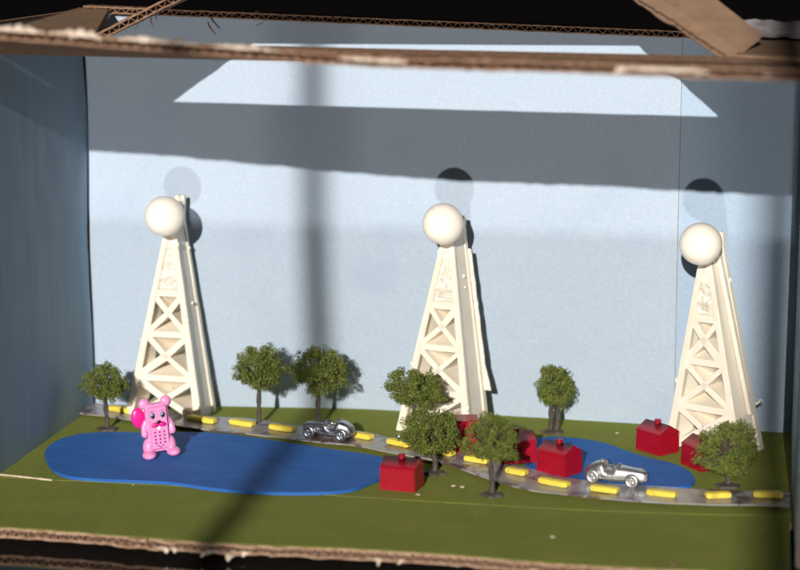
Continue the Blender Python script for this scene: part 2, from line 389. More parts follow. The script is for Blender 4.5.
# roof corners left on both sides of the cut-out, the strips bent up from them
bm = bmesh.new()
slab(bm, [(-.3, -10.7, 15.50), (3.75, -9.65, 15.40), (1.2, -.5, 15.92), (-.3, .2, 15.95)], (0, 0, .24))
tag(link('roof_corner', bm, M['board'], BX, bev=.04), 'brown left roof corner of the box')
bm = bmesh.new()
A, B = Vector((3.72, -9.62, 15.42)), Vector((7.75, -7.4, 17.6))
cut_edge(bm, A, B, (-.42, 0, .9), (-.3, 1, -.06), th=.27, per=.36, deep=.5, rough=.03, seed=5)
slab(bm, [A+Vector((-.13, .4, -.03)), B+Vector((-.12, .4, -.02)), B+Vector((-1.9, 7.15, -.35)), A+Vector((-3.0, 9.2, -.40))], (-.11, 0, .23))
tag(link('bent_strip', bm, M['torn'], BX, smooth=False), 'left cardboard strip bent upwards from the roof')
bm = bmesh.new()
slab(bm, [(25.45, -9.75, 15.1), (28.3, -10.6, 15.1), (28.3, .2, 15.75), (24.9, -3.5, 15.6), (25.0, -5, 15.6)][:4], (0, 0, .26))
tag(link('roof_corner', bm, M['board'], BX, bev=.04), 'brown right roof corner of the box')
bm = bmesh.new()
A, B = Vector((25.5, -9.75, 15.06)), Vector((21.0, -5.9, 17.6)); out = Vector((.75, 0, .62))
cut_edge(bm, A, B, (.28, -.62, .6), (.7, .5, .62), th=.26, per=.36, deep=.4, rough=.03, seed=9)
n_ = Vector((.1, .2, .14))
slab(bm, [A+Vector((.2, .15, .15)), B+Vector((.2, .15, .15)), B+Vector((1.75, .9, .75)), A+Vector((.95, 1.1, .72))], n_)
tag(link('bent_strip', bm, M['board'], BX, smooth=False), 'right cardboard strip bent upwards from the roof')
# unseen strip between both bent strips, added to shade the back wall's top
bm = bmesh.new()
q = [(6.6, -7.75, 17.22), (22.3, -7.0, 17.1), (21.4, -7.0, 19.3), (7.6, -7.75, 19.3)]
slab(bm, q, (0, .26, 0)); tag(link('shade_strip', bm, M['board'], BX, smooth=False), 'unseen cardboard strip added above the roof cut-out to shade the back wall')
# wrinkled packing tape on the right roof corner
bm = bmesh.new(); prev = None
for i in range(25):
    s = i/24; x = 24.75+3.3*s; row = []
    for k in range(5):
        u = k/4; ed = .10*nz(x*2.2, u*2)
        y = -6.0-1.0*u; z = 16.32-.48*u+.09*nz(x*2.0, u*3)+.03*nz(x*7, u*5)+(.35*max(0, 1-s*5))*(1-u*.5)-.1*s
        row.append(bm.verts.new((x+.2*ed, y, z+ed*.6)))
    if prev:
        for k in range(4): bm.faces.new((prev[k], prev[k+1], row[k+1], row[k]))
    prev = row
ex = bmesh.ops.extrude_face_region(bm, geom=bm.faces[:])
for v in [e for e in ex['geom'] if isinstance(e, bmesh.types.BMVert)]: v.co += Vector((0, .02, .02))
tag(link('tape', bm, M['tape'], BX, auto=20), 'wrinkled clear packing tape on the right roof corner')

# window frame posts far in front, out of the picture: they throw the blurred upright shadows
for (x, y, wd, lab) in ((13.0, -150, .95, 'narrow dark window post whose soft shadow falls left of the middle tower'), (32.3, -200, 1.6, 'dark window post whose soft shadow falls on the right end of the back wall')):
    bm = bmesh.new(); box(bm, -wd/2, wd/2, -.5, .5, -130, 160)
    o = link('window_post', bm, M['dark'], smooth=False, bev=.1); o.location = (x, y, 0); tag(o, lab, 'window post')

# ---------------------------------------------------------------- ponds and road
def flat(name, outline, z0, z1, m, n=5, bev=.03):
    bm = bmesh.new(); pts = spline([(*p, 0) for p in outline], n)
    vs = [bm.verts.new((p.x, p.y, z0)) for p in pts]; bm.faces.new(vs)
    e = bmesh.ops.extrude_face_region(bm, geom=bm.faces[:])
    for v in [q for q in e['geom'] if isinstance(q, bmesh.types.BMVert)]: v.co.z = z1
    return link(name, bm, m, bev=bev, auto=50)
pl = [(.85, -8.09), (.53, -6.9), (.62, -5.8), (1.23, -4.85), (2.51, -4.39), (3.7, -4.31), (4.85, -3.95), (6.32, -3.85), (8.07, -4.3), (9.82, -4.85), (11.45, -5.4), (12.88, -5.85), (13.45, -6.5), (13.75, -8.4), (13.4, -9.5), (12.96, -10.4), (12.04, -10.9), (10.68, -11.2), (9.26, -11.25), (7.96, -11.1), (6.51, -10.72), (5.04, -10.75), (3.61, -10.8), (2.6, -10.6), (1.71, -9.75)]
tag(flat('pond', pl, .016, .13, M['foam']), 'large blue foam pond at the left under the pink toy bear', 'pond', 'blue foam ponds')
pr = [(18.1, -4.4), (18.05, -2.9), (18.77, -2.05), (19.92, -1.98), (21.11, -2.5), (22.14, -3.6), (22.93, -4.3), (23.88, -4.95), (24.47, -5.9), (24.7, -7.0), (24.5, -7.75), (23.8, -8.0), (22.6, -8.0), (21.3, -7.9), (19.98, -7.5), (18.7, -6.3)]
tag(flat('pond', pr, .016, .13, M['foam']), 'smaller blue foam pond at the right behind the silver car', 'pond', 'blue foam ponds')
up = [(-.02, -.35), (.22, -.3), (1.59, -.5), (2.99, -.85), (4.37, -1.2), (5.68, -1.62), (7.05, -1.6), (9.22, -2.3), (10.63, -2.5), (11.61, -2.6), (12.98, -3.44), (14.22, -4.35), (15.65, -4.83), (17.33, -5.6), (18.6, -6.6), (19.95, -7.52), (21.42, -8.0), (22.76, -8.13), (24.13, -8.2), (25.37, -8.14), (26.4, -8.15), (27.32, -8.13), (28.0, -8.06)]
lw = [(.0, -2.0), (1.17, -2.28), (2.6, -2.75), (3.66, -2.95), (4.81, -3.33), (6.32, -3.75), (7.72, -3.95), (9.71, -4.37), (11.11, -4.69), (12.1, -4.9), (13.29, -5.42), (14.2, -5.8), (15.26, -6.29), (16.8, -7.61), (17.96, -8.67), (19.04, -9.34), (20.18, -9.61), (21.6, -9.9), (22.9, -10.03), (24.22, -10.02), (25.43, -9.93), (26.83, -9.7), (28.0, -9.73)]
A = spline([(*p, 0) for p in up], 4, False); B = spline([(*p, 0) for p in lw], 4, False)
N = len(A); bm = bmesh.new(); g = []
for i in range(N):
    row = []
    for k in range(5):
        p = A[i].lerp(B[i], k/4); z = .17+.03*nz(p.x*.8, p.y*.8, 4)
        if 3.5 < p.x < 14 and k >= 3: z += .01
        row.append(bm.verts.new((p.x, p.y, z)))
    g.append(row)
for i in range(N-1):
    for k in range(4): bm.faces.new((g[i][k], g[i][k+1], g[i+1][k+1], g[i+1][k]))
ex = bmesh.ops.extrude_face_region(bm, geom=bm.faces[:])
for v in [e for e in ex['geom'] if isinstance(e, bmesh.types.BMVert)]: v.co.z -= .05
road = tag(link('road', bm, M['road'], auto=50), 'shiny grey road strip with raised yellow dashes winding past both ponds', 'road')
dash = [((1.08, -1.33), (2.06, -1.64)), ((4.62, -2.25), (5.85, -2.62)), ((6.43, -2.5), (7.45, -2.82)), ((8.16, -2.95), (9.17, -3.27)), ((11.57, -3.45), (12.35, -3.90)), ((13.11, -4.20), (14.0, -4.72)), ((15.08, -5.25), (15.81, -5.6)), ((16.31, -6.05), (17.22, -6.33)), ((18.02, -7.33), (18.78, -7.64)), ((19.34, -8.38), (20.40, -8.86)), ((21.22, -8.98), (22.16, -9.27)), ((23.18, -9.13), (24.16, -9.4)), ((25.14, -9.25), (25.97, -8.98)), ((26.75, -8.80), (27.73, -8.66))]
for i, (a, b) in enumerate(dash):
    bm = bmesh.new(); a = Vector((*a, .275)); b = Vector((*b, .275)); d = (b-a).normalized(); L = (b-a).length
    n = 8; prev = None; side = Vector((-d.y, d.x, 0)); rs = random.Random(i)
    prof = [(-.19, -.09), (-.20, .02), (-.15, .085), (0, .105), (.15, .085), (.20, .02), (.19, -.09)]
    for j in range(n+1):
        s = j/n; e = .86 if j in (0, n) else 1
        c = a.lerp(b, s)+side*.02*math.sin(s*4+i)
        ring = [bm.verts.new(c+side*x*e*(1+.05*nz(s*3+i, 1))+Vector((0, 0, z*e+.01*nz(s*4, i)))) for x, z in prof]
        if prev:
            for u in range(len(prof)): bm.faces.new((prev[u], prev[(u+1) % 7], ring[(u+1) % 7], ring[u]))
        else: bm.faces.new(ring)
        prev = ring
    bm.faces.new(prev[::-1]); link('lane_marking', bm, M['yellow'], road, bev=.015)

# ---------------------------------------------------------------- towers
H = 8.5
def tower(loc, rz, label, topz=8.5, lean=(0, 0), ballpos=None, br=.78, seed=0):
    T = thing('lattice_tower', label, 'tower', (*loc, .01), rz, 'cream plastic lattice towers with a ball on top')
    zk = ballpos[2]-.45
    def P(u, v, z, ix=0):
        s = z/topz; w = max(.20, 1.62-1.42*z/zk); d = 1.85-.62*s
        return Vector((u*w-ix*(1 if u > 0 else -1)+lean[0]*s, v*d+.38*s+lean[1]*s, z))
    def pl(bm, u0, u1, v0, v1, z0, z1, n=1, ix0=0):
        for k in range(n):
            a, b = z0+(z1-z0)*k/n, z0+(z1-z0)*(k+1)/n
            hexa(bm, [P(u0, v0, a), P(u1, v0, a), P(u1, v1, a), P(u0, v1, a), P(u0, v0, b), P(u1, v0, b), P(u1, v1, b), P(u0, v1, b)])
    def lw(z): return min(.95, .31/max(.20, 1.62-1.42*z/zk)*(1-.35*z/topz))          # constant leg width in u
    for sgn in (-1, 1):
        for v0, v1 in ((0, .16), (.80, 1)):
            bm = bmesh.new(); z1 = topz-(0 if v0 else .12); prev = None
            for k in range(19):
                z = z1*k/18; a = lw(z); jit = Vector((.018*nz(z*1.3+seed, sgn, v0), .02*nz(z*1.1, seed, 3+v0), 0))
                ring = [bm.verts.new(P(u, v, z)+jit) for u, v in ((sgn, v0), (sgn*(1-a), v0), (sgn*(1-a), v1), (sgn, v1))]
                if prev:
                    for u in range(4): bm.faces.new((prev[u], prev[(u+1) % 4], ring[(u+1) % 4], ring[u]))
                else: bm.faces.new(ring)
                prev = ring
            bm.faces.new(prev[::-1]); link('leg', bm, M['cream'], T, bev=.035)
        bm = bmesh.new(); prev = None
        for k in range(19):
            z = (topz-.2)*k/18; a = lw(z); o_, i_ = 1-.22*a, max(.05, 1-a*.80)
            ring = [bm.verts.new(P(u, v, z)) for u, v in ((sgn*o_, .15), (sgn*i_, .15), (sgn*i_, .81), (sgn*o_, .81))]
            if prev:
                for u in range(4): bm.faces.new((prev[u], prev[(u+1) % 4], ring[(u+1) % 4], ring[u]))
            else: bm.faces.new(ring)
            prev = ring
        bm.faces.new(prev[::-1]); link('side_panel', bm, M['cream'], T, bev=.02)
    # shelves, deeper than the legs' front plane
    lv = [1.72, 3.5, 5.15]
    for z in lv:
        bm = bmesh.new(); u = 1-lw(z)*.8
        hexa(bm, [P(-u, .03, z-.17), P(u, .03, z-.17), P(u, .97, z-.02), P(-u, .97, z-.02), P(-u, .03, z+.07), P(u, .03, z+.07), P(u, .97, z+.52), P(-u, .97, z+.52)])
        bmesh.ops.subdivide_edges(bm, edges=bm.edges[:], cuts=3, use_grid_fill=True)
        for v in bm.verts: v.co += Vector((0, .02*nz(v.co.x*3, v.co.z*3+seed, 1), .03*nz(v.co.x*2+seed, v.co.y*2, 2)))
        link('shelf', bm, M['cream'], T, bev=.02)
    # crossed braces: plates that run the depth of the tower and thicken towards the back
    bays = [(0.0, 1.60), (1.74, 3.36), (3.52, 5.02)]
    for bi, (za, zb) in enumerate(bays):
        bm = bmesh.new(); zc = za+(zb-za)*.52
        for (sx, ze) in ((-1, za), (1, za), (-1, zb), (1, zb)):
            uu = 1-lw(ze)*.7
            t0, t1 = .115+.06*nz(ze*5.3, sx*1.7+seed), (.20 if ze == zb else .20)-.04*bi
            for (v0, v1, ta, tb) in ((.04, .96, t0, t1),):
                p, c = P(sx*uu, v0, ze), P(0, v0, zc); q, e = P(sx*uu, v1, ze), P(0, v1, zc)
                dirv = (c-p); nrm = Vector((-dirv.z, 0, dirv.x)).normalized()
                hexa(bm, [p-nrm*ta, c-nrm*ta, e-nrm*tb, q-nrm*tb, p+nrm*ta, c+nrm*ta, e+nrm*tb, q+nrm*tb])
        for v in bm.verts: v.co += Vector((.07*nz(v.co.x*2+seed, v.co.z*2, 6), .04*nz(v.co.z, v.co.x+seed, 2), .08*nz(v.co.x*2, v.co.z*2+seed, 8)))
        link('brace', bm, M['cream'], T, bev=.015)
        ui = 1-lw((za+zb)/2)*.7; hz = zb-za; th = .05
        webs = (((-ui, .10, zb), (ui, .10, zb), (ui*.40, .60, zc+hz*.16), (-ui*.40, .60, zc+hz*.16)),
                ((-ui, .10, za), (ui, .10, za), (ui*.50, .60, zc-hz*.40), (-ui*.50, .60, zc-hz*.40)),
                ((-ui*1.05, .12, za+.05), (-ui, .12, zb-.05), (-ui*.74, .60, zc+hz*.16), (-ui*.80, .60, zc-hz*.22)),
                ((ui*1.05, .12, za+.05), (ui, .12, zb-.05), (ui*.76, .60, zc+hz*.16), (ui*.80, .60, zc-hz*.22)))
        for wi, wq in enumerate(webs):
            if bi == 0 and wi == 1: continue
            bm = bmesh.new(); q = [P(*c) for c in wq]; nn = (q[1]-q[0]).cross(q[3]-q[0]).normalized()*th
            hexa(bm, q+[c+nn for c in q]); bmesh.ops.subdivide_edges(bm, edges=bm.edges[:], cuts=4, use_grid_fill=True)
            for v in bm.verts: v.co += Vector((.05*nz(v.co.x*3+seed, v.co.z*3, wi), 0, .05*nz(v.co.z*3, v.co.x*3+seed, wi+3)))
            link('web', bm, M['cream'], T)
    # the closed lumpy panel above the last shelf
    bm = bmesh.new(); nx_, nz_ = 10, 34; fr = []
    for j in range(nz_+1):
        z = 5.3+(topz-5.5)*j/nz_; row = []
        for i in range(nx_+1):
            u = (-1+2*i/nx_)*max(.12, 1-lw(z)*.75)
            p = P(u, .09, z); lump = .10*nz(p.x*5+seed, z*4.5)+.06*nz(p.x*11, z*10+seed)+.08*math.sin(z*9)*max(0, 1-(z-5.3)/1.4)
            row.append(bm.verts.new(p+Vector((0, -lump, 0))))
        fr.append(row)
    for j in range(nz_):
        for i in range(nx_): bm.faces.new((fr[j][i], fr[j][i+1], fr[j+1][i+1], fr[j+1][i]))
    ex = bmesh.ops.extrude_face_region(bm, geom=bm.faces[:])
    for v in [e for e in ex['geom'] if isinstance(e, bmesh.types.BMVert)]: v.co.y += .35
    link('upper_panel', bm, M['cream_rough'], T)
    # drips of dried glue
    rs = random.Random(seed)
    for k in range(7):
        bm = bmesh.new(); z = rs.uniform(1, topz-1); q = P(rs.choice((-1, 1, 1)), rs.choice((0, .5, .9)), z); r = rs.uniform(.03, .07)
        ball(bm, q, (r, r, r*rs.uniform(1, 2.2)), 8, 6); link('glue_drop', bm, M['cream'], T)
    bm = bmesh.new(); ball(bm, (0, 0, 0), br, 48, 32)
    for v in bm.verts: v.co *= 1+.006*nz(v.co.x*1.5+seed, v.co.y*1.5, v.co.z*1.5)
    b = link('ball', bm, M['ball'], T, auto=80)
    b.location = ballpos
    return T, P
def local(p, loc, rz):
    d = Vector((p[0]-loc[0], p[1]-loc[1], 0)); d.rotate(Matrix.Rotation(-rz, 3, 'Z')); return (d.x, d.y, p[2]-.01)
l1, a1 = (3.45, -1.85), R(-3); l2, a2 = (14.42, -2.2), R(-16); l3, a3 = (24.78, -2.8), R(-27)
T1, P1 = tower(l1, a1, 'tower at the left behind the pink toy bear, its peak rising beside the ball', 8.9, (.50, -.30), local((3.95, -2.62, 8.35), l1, a1), seed=1)
T2, P2 = tower(l2, a2, 'middle tower with a broken edge, standing behind the foreground trees and red hotels', 8.5, (.62, -.35), local((14.94, -3.05, 8.43), l2, a2), seed=2)
T3, P3 = tower(l3, a3, 'tower at the right end behind two red hotels, turned to show its plain side', 8.3, (-.02, -.65), local((24.54, -3.67, 8.07), l3, a3), seed=3)
# broken flanges on the right sides of the second and third towers
bm = bmesh.new(); prev = None
for i in range(22):
    s = i/21; z = 7.2-5.6*s; q = P2(1, .97, z)+Vector((.03+.02*nz(z*4, 1), -.02, 0)); wd = .10+.06*abs(nz(z*3, 7))+(.12*max(0, s-.8)*5)
    ring = [bm.verts.new(q+Vector(k)) for k in ((-.05, -.03, 0), (wd, -.03, .0), (wd, .04, 0), (-.05, .04, 0))]
    if prev:
        for u in range(4): bm.faces.new((prev[u], prev[(u+1) % 4], ring[(u+1) % 4], ring[u]))
    else: bm.faces.new(ring)
    prev = ring
bm.faces.new(prev[::-1])
link('flange', bm, M['cream_rough'], T2)
bm = bmesh.new()
a, b = P3(1, .45, 7.8)+Vector((.10, 0, 0)), P3(1, .62, 1.5)+Vector((.16, 0, 0))
for i in range(10):
    p, q = a.lerp(b, i/10), a.lerp(b, (i+1)/10)
    hexa(bm, [q+Vector(k) for k in ((-.16, -.09, 0), (0, -.09, 0), (0, .1, 0), (-.16, .1, 0))]+[p+Vector(k) for k in ((-.16, -.09, 0), (0, -.09, 0), (0, .1, 0), (-.16, .1, 0))])
link('flange', bm, M['cream'], T3)
bm = bmesh.new(); q = P3(1, 1, 1.75)
tube(bm, spline([q, q+Vector((.10, .05, .06)), q+Vector((.16, .08, .18)), q+Vector((.24, .1, .10))], 3, False), [.06, .055, .05, .05, .055, .05, .04, .03, .03, .02], 6)
link('glue_strand', bm, M['cream_rough'], T3)

# ---------------------------------------------------------------- trees
def tree(loc, cr, rx, rz_, label, seed, trunks=1, nleaf=11500, lean=(0, 0), base=True, flat_=1.0):
    rs = random.Random(seed)
    T = thing('model_tree', label, 'tree', (loc[0], loc[1], .012 if len(loc) < 3 else loc[2]), rs.uniform(0, 6) if 0 else 0, 'little green model trees')
    c = Vector(cr)                                                # crown centre relative to base
    bm = bmesh.new(); tips = []
    for k in range(trunks):
        o = Vector(((k-.5*(trunks-1))*.22, .03*k, 0)); top = c+Vector((o.x*1.2, 0, -rz_*.35))
        mid = (o+top)/2+Vector((rs.uniform(-.06, .06), 0, 0))
        pts = spline([o, o.lerp(mid, .5)+Vector((.02, 0, 0)), mid, top], 4, False)
        tube(bm, pts, [.10-.045*i/len(pts)+(.05 if i == 0 else 0) for i in range(len(pts))], 8)
        for s in range(2):   # twisted wire look
            tube(bm, [p+Vector((.06*math.cos(i*.8+s*3), .06*math.sin(i*.8+s*3), 0)) for i, p in enumerate(pts)], .045, 6)
        tips.append(top)
    clumps = []
    ncl = int(120*rx*rz_)+45
    while len(clumps) < ncl:
        p = Vector((rs.uniform(-1, 1), rs.uniform(-1, 1), rs.uniform(-1, 1)))
        l = p.length
        if l > 1 or l < .35: continue
        p = p.normalized()*(l**.62)
        f = 1+.36*nz(p.x*1.9+seed, p.y*1.7, p.z*1.7)+rs.uniform(-.10, .05)
        if p.z < -.45: f *= .86
        clumps.append(c+Vector((p.x*rx*.98*f, p.y*rx*.88*f, p.z*rz_*.93*f)))
    for q in clumps[::2]:
        t0 = rs.choice(tips); m = t0.lerp(q, .5)+Vector((rs.uniform(-.05, .05), rs.uniform(-.05, .05), -.05))
        tube(bm, [t0, m, q], [.028, .02, .012], 5)
    if base:
        # cast foot with little roots
        n = 26; ring0 = []; 
        for i in range(n):
            t = 2*math.pi*i/n; r = .42*(1+.14*math.sin(5*t+seed)+.08*nz(t*2, seed)); ring0.append((math.cos(t)*r, math.sin(t)*r*.8))
        v0 = [bm.verts.new((x, y, -.0)) for x, y in ring0]; v1 = [bm.verts.new((x*.93, y*.93, .07)) for x, y in ring0]; v2 = [bm.verts.new((x*.4, y*.4, .12)) for x, y in ring0]
        for i in range(n):
            j = (i+1) % n; bm.faces.new((v0[i], v0[j], v1[j], v1[i])); bm.faces.new((v1[i], v1[j], v2[j], v2[i]))
        bm.faces.new(v2); bm.faces.new(v0[::-1])
    link('trunk', bm, M['bark'], T)
    bm = bmesh.new()
    for i in range(nleaf):
        q = rs.choice(clumps); d = Vector((rs.gauss(0, 1), rs.gauss(0, 1), rs.gauss(0, 1))).normalized()
        rr = .165*(.35+.65*rs.random()**.4)*(1+.25*(rx-.8)); 
        if rs.random() < .05: rr *= rs.uniform(1.2, 1.8)
        p = q+d*rr
        n = (d+Vector((rs.gauss(0, .6), rs.gauss(0, .6), rs.gauss(0, .6)))).normalized(); a = n.orthogonal().normalized(); a.rotate(Matrix.Rotation(rs.uniform(0, 6.3), 3, n)); b = n.cross(a)
        s = rs.uniform(.019, .038); s2 = s*rs.uniform(.55, 1)
        bm.faces.new([bm.verts.new(p+a*s), bm.verts.new(p+b*s2+n*s*.2), bm.verts.new(p-a*s), bm.verts.new(p-b*s2+n*s*.2)])
    me = bpy.data.meshes.new('crown'); bm.to_mesh(me); bm.free(); me.materials.append(M['leaf'])
    o = bpy.data.objects.new('crown', me); S.collection.objects.link(o); o.parent = T
    return T
tree((1.77, -3.76), (-.03, 0, 1.80), .86, .80, 'small round tree at the left corner, nearest the left side wall', 11)
tree((7.45, -2.15), (.08, 0, 2.34), 1.08, .95, 'round tree behind the road just right of the left tower', 12, nleaf=15000)
tree((9.8, -2.0), (.12, 0, 2.27), 1.08, 1.0, 'round tree directly behind the chromed car on the left', 13, nleaf=15000)
tree((14.1, -4.26, .19), (-.03, .15, 2.10), 1.08, .78, 'wide bushy tree covering the left foot of the middle tower', 14, nleaf=15000)
tree((15.42, -7.5), (-.18, .1, 1.52), 1.10, 1.02, 'bushy blurred tree right behind the foremost red hotel', 15, nleaf=15000)
tree((17.84, -9.82), (-.03, 0, 2.0), .94, .95, 'foremost tree on a thin trunk in front of the road, nearest the viewer', 16, nleaf=13000)
tree((18.95, -.94), (.05, 0, 1.82), .76, .92, 'narrow tree on twin trunks against the back wall beside the right pond', 17, trunks=2, nleaf=11500)
tree((25.85, -7.17), (-.03, 0, 1.32), 1.10, 1.05, 'low wide tree at the right, in front of the foot of the right tower', 18, nleaf=15000)

# ---------------------------------------------------------------- red hotels
def hotel(loc, rz, label, rot=(0, 0)):
    T = thing('toy_hotel', label, 'toy hotel', loc, rz, 'small red plastic hotels')
    T.rotation_euler = (rot[0], rot[1], rz)
    return T
def hotel_parts(T):
    L, W, h, rg = .66, .52, .76, 1.06
    bm = bmesh.new(); hexa(bm, [(-L, -W, 0), (L, -W, 0), (L, W, 0), (-L, W, 0), (-L*.97, -W*.96, h), (L*.97, -W*.96, h), (L*.97, W*.96, h), (-L*.97, W*.96, h)])
    v = [bm.verts.new((s*L*.97, y, z)) for s in (-1, 1) for y, z in ((-W*.96, h), (W*.96, h), (0, rg-.02))]
    bm.faces.new(v[:3]); bm.faces.new(v[3:]); 
    link('wall', bm, M['red'], T, bev=.03)
    bm = bmesh.new(); t = .05
    for s in (-1, 1):
        hexa(bm, [(-L*.99, s*W*.99, h-.01), (L*.99, s*W*.99, h-.01), (L*.99, 0, rg), (-L*.99, 0, rg), (-L*.99, s*W*.99, h+t), (L*.99, s*W*.99, h+t), (L*.99, 0, rg+t), (-L*.99, 0, rg+t)])
    bmesh.ops.remove_doubles(bm, verts=bm.verts[:], dist=.001)
    rf = link('roof', bm, M['red'], T, bev=.018)
    bm = bmesh.new(); tube(bm, [(0, 0, rg-.1), (0, 0, rg+.05), (0, 0, rg+.06), (0, 0, rg+.14), (0, 0, rg+.16)], [.11, .11, .13, .13, .11], 12)
    link('chimney', bm, M['red'], rf)
spec = [((14.58, -9.42, .012), -9, 'foremost red hotel at the right tip of the large pond', None),
        ((19.85, -6.85, .14), -33, 'red hotel on the front edge of the right pond beside the silver car', None),
        ((23.10, -2.85, .012), -42, 'red hotel at the left foot of the right tower, chimney in clear view', None),
        ((24.85, -4.7, .012), -52, 'red hotel half hidden behind the low tree at the right', None),
        ((18.1, -5.6, .14), 24, 'shaded dark red hotel just behind the foremost tree', None),
        ((15.92, -4.1, .74), 15, 'red hotel stood on its end between two trees in front of the middle tower', 'end')]
proto = None
for i, (loc, rz, lab, how) in enumerate(spec):
    if proto is None:
        proto = hotel(loc, R(rz), lab); hotel_parts(proto); o = proto
    else:
        o = copy_tree(proto); o.location = loc; o.rotation_euler = (0, 0, R(rz)); o['label'] = lab
    if how == 'end':
        o.rotation_euler = (Matrix.Rotation(R(12), 4, 'Z') @ Matrix.Rotation(R(-90), 4, 'Y') @ Matrix.Rotation(R(90), 4, 'X')).to_euler()

# ---------------------------------------------------------------- racing cars
def car_parts(T, m):
    sec = [(-1.14, .05, .24, .32), (-1.08, .13, .18, .42), (-.95, .21, .13, .54), (-.78, .27, .11, .64), (-.58, .30, .10, .69), (-.46, .31, .10, .70), (-.40, .31, .10, .66), (-.36, .31, .10, .47), (-.2, .32, .10, .43), (-.02, .32, .10, .44), (.04, .31, .10, .58), (.12, .29, .10, .60), (.4, .26, .11, .58), (.75, .23, .12, .55), (1.0, .20, .14, .51), (1.08, .18, .16, .47), (1.10, .12, .22, .40)]
    bm = bmesh.new(); prev = None; n = 24
    for x, hw, z0, z1 in sec:
        hw *= 1.16; z0 -= .02; z1 = z1*1.06+.01
        ring = []
        for k in range(n):
            t = 2*math.pi*k/n; cx, cz = math.cos(t), math.sin(t); e = .62
            y = hw*math.copysign(abs(cx)**e, cx); z = (z0+z1)/2+(z1-z0)/2*math.copysign(abs(cz)**e, cz)
            if cz > 0: y *= 1-.12*cz
            ring.append(bm.verts.new((x, y, z)))
        if prev:
            for k in range(n): bm.faces.new((prev[k], prev[(k+1) % n], ring[(k+1) % n], ring[k]))
        else: bm.faces.new(ring[::-1])
        prev = ring
    bm.faces.new(prev)
    for s in (-1, 1):                                             # raised cockpit sides and hood straps
        tube(bm, spline([(-.42, s*.27, .56), (-.2, s*.30, .49), (.0, s*.29, .50), (.1, s*.25, .60)], 4, False), .035, 6)
        for x in (.3, .42, .54, .66, .78): tube(bm, [(x, s*(.262-.05*(x-.3)), .30), (x-.02, s*(.25-.05*(x-.3)), .44)], .016, 5)
    tube(bm, [(-.5, -.04, .71), (-.5, .0, .74), (-.5, .04, .71)], .09, 8)      # filler cap behind the seat
    tube(bm, [(-.5, 0, .66), (-.5, 0, .765)], .10, 12)
    body = link('body', bm, m, T, auto=50)
    bm = bmesh.new(); 
    for k in range(5): box(bm, 1.10, 1.125, -.10+.045*k, -.08+.045*k, .20, .42)
    link('grille', bm, m, body, smooth=False)
    bm = bmesh.new(); prev = None
    for k in range(9):
        t = -1+2*k/8; y = .22*t; x = .16-.12*t*t; h = .15*(1-.45*t*t)
        ring = [bm.verts.new((x+dx, y, z)) for dx, z in ((0, .55), (-.05, .57+h), (-.02, .57+h), (.03, .55))]
        if prev:
            for u in range(4): bm.faces.new((prev[u], prev[(u+1) % 4], ring[(u+1) % 4], ring[u]))
        else: bm.faces.new(ring)
        prev = ring
    bm.faces.new(prev[::-1]); link('windscreen', bm, m, T)
    bm = bmesh.new(); tube(bm, [(-.12+.055*math.cos(a*.5236)*.5, .085*math.cos(a*.5236), .56+.085*math.sin(a*.5236)) for a in range(13)], .018, 6, False); link('steering_wheel', bm, m, T)
    for s in (-1, 1):
        bm = bmesh.new(); tube(bm, spline([(.62, s*.27, .34), (.45, s*.33, .27), (0, s*.345, .22), (-.6, s*.345, .20), (-1.0, s*.33, .20)], 4, False), .034, 8); link('exhaust_pipe', bm, m, T)
    for x in (.72, -.72): bm = bmesh.new(); tube(bm, [(x, -.44, .245), (x, .44, .245)], .035, 8); link('axle', bm, m, T)
    for x in (.72, -.72):
        for s in (-1, 1):
            bm = bmesh.new(); c = Vector((x, s*.42, .25)); R0 = .18; r0 = .085; N_, n_ = 32, 12; rg = []
            for i in range(N_):
                a = 2*math.pi*i/N_; cc = c+Vector((math.cos(a)*R0, 0, math.sin(a)*R0)); rad = Vector((math.cos(a), 0, math.sin(a)))
                rg.append([bm.verts.new(cc+rad*r0*math.cos(b)+Vector((0, 1, 0))*r0*1.15*math.sin(b)) for b in [2*math.pi*k/n_ for k in range(n_)]])
            for i in range(N_):
                for k in range(n_): bm.faces.new((rg[i][k], rg[i][(k+1) % n_], rg[(i+1) % N_][(k+1) % n_], rg[(i+1) % N_][k]))
            wh = link('wheel', bm, m, T)
            bm = bmesh.new(); tube(bm, [c-Vector((0, s*.05, 0)), c+Vector((0, s*.03, 0))], [.165, .165], 24)
            tube(bm, [c+Vector((0, s*.01, 0)), c+Vector((0, s*.06, 0)), c+Vector((0, s*.085, 0))], [.06, .055, .03], 10)
            for k in range(10):
                a = k*math.pi/5; tube(bm, [c+Vector((math.cos(a)*.05, s*.04, math.sin(a)*.05)), c+Vector((math.cos(a)*.15, s*.04, math.sin(a)*.15))], .014, 5)
            link('hub', bm, m, wh)
C1 = thing('toy_racing_car', 'mirror-bright toy racing car facing left on the road behind the large pond', 'toy car', (10.72, -3.95, .20), R(169), 'old-fashioned metal toy racing cars')
car_parts(C1, M['metal_dark']); C1.scale = (.93, .93, .98)
C2 = thing('toy_racing_car', 'dull silver toy racing car facing right between the right pond and the road', 'toy car', (21.98, -7.95, .17), R(-15), 'old-fashioned metal toy racing cars')
car_parts(C2, M['metal'])

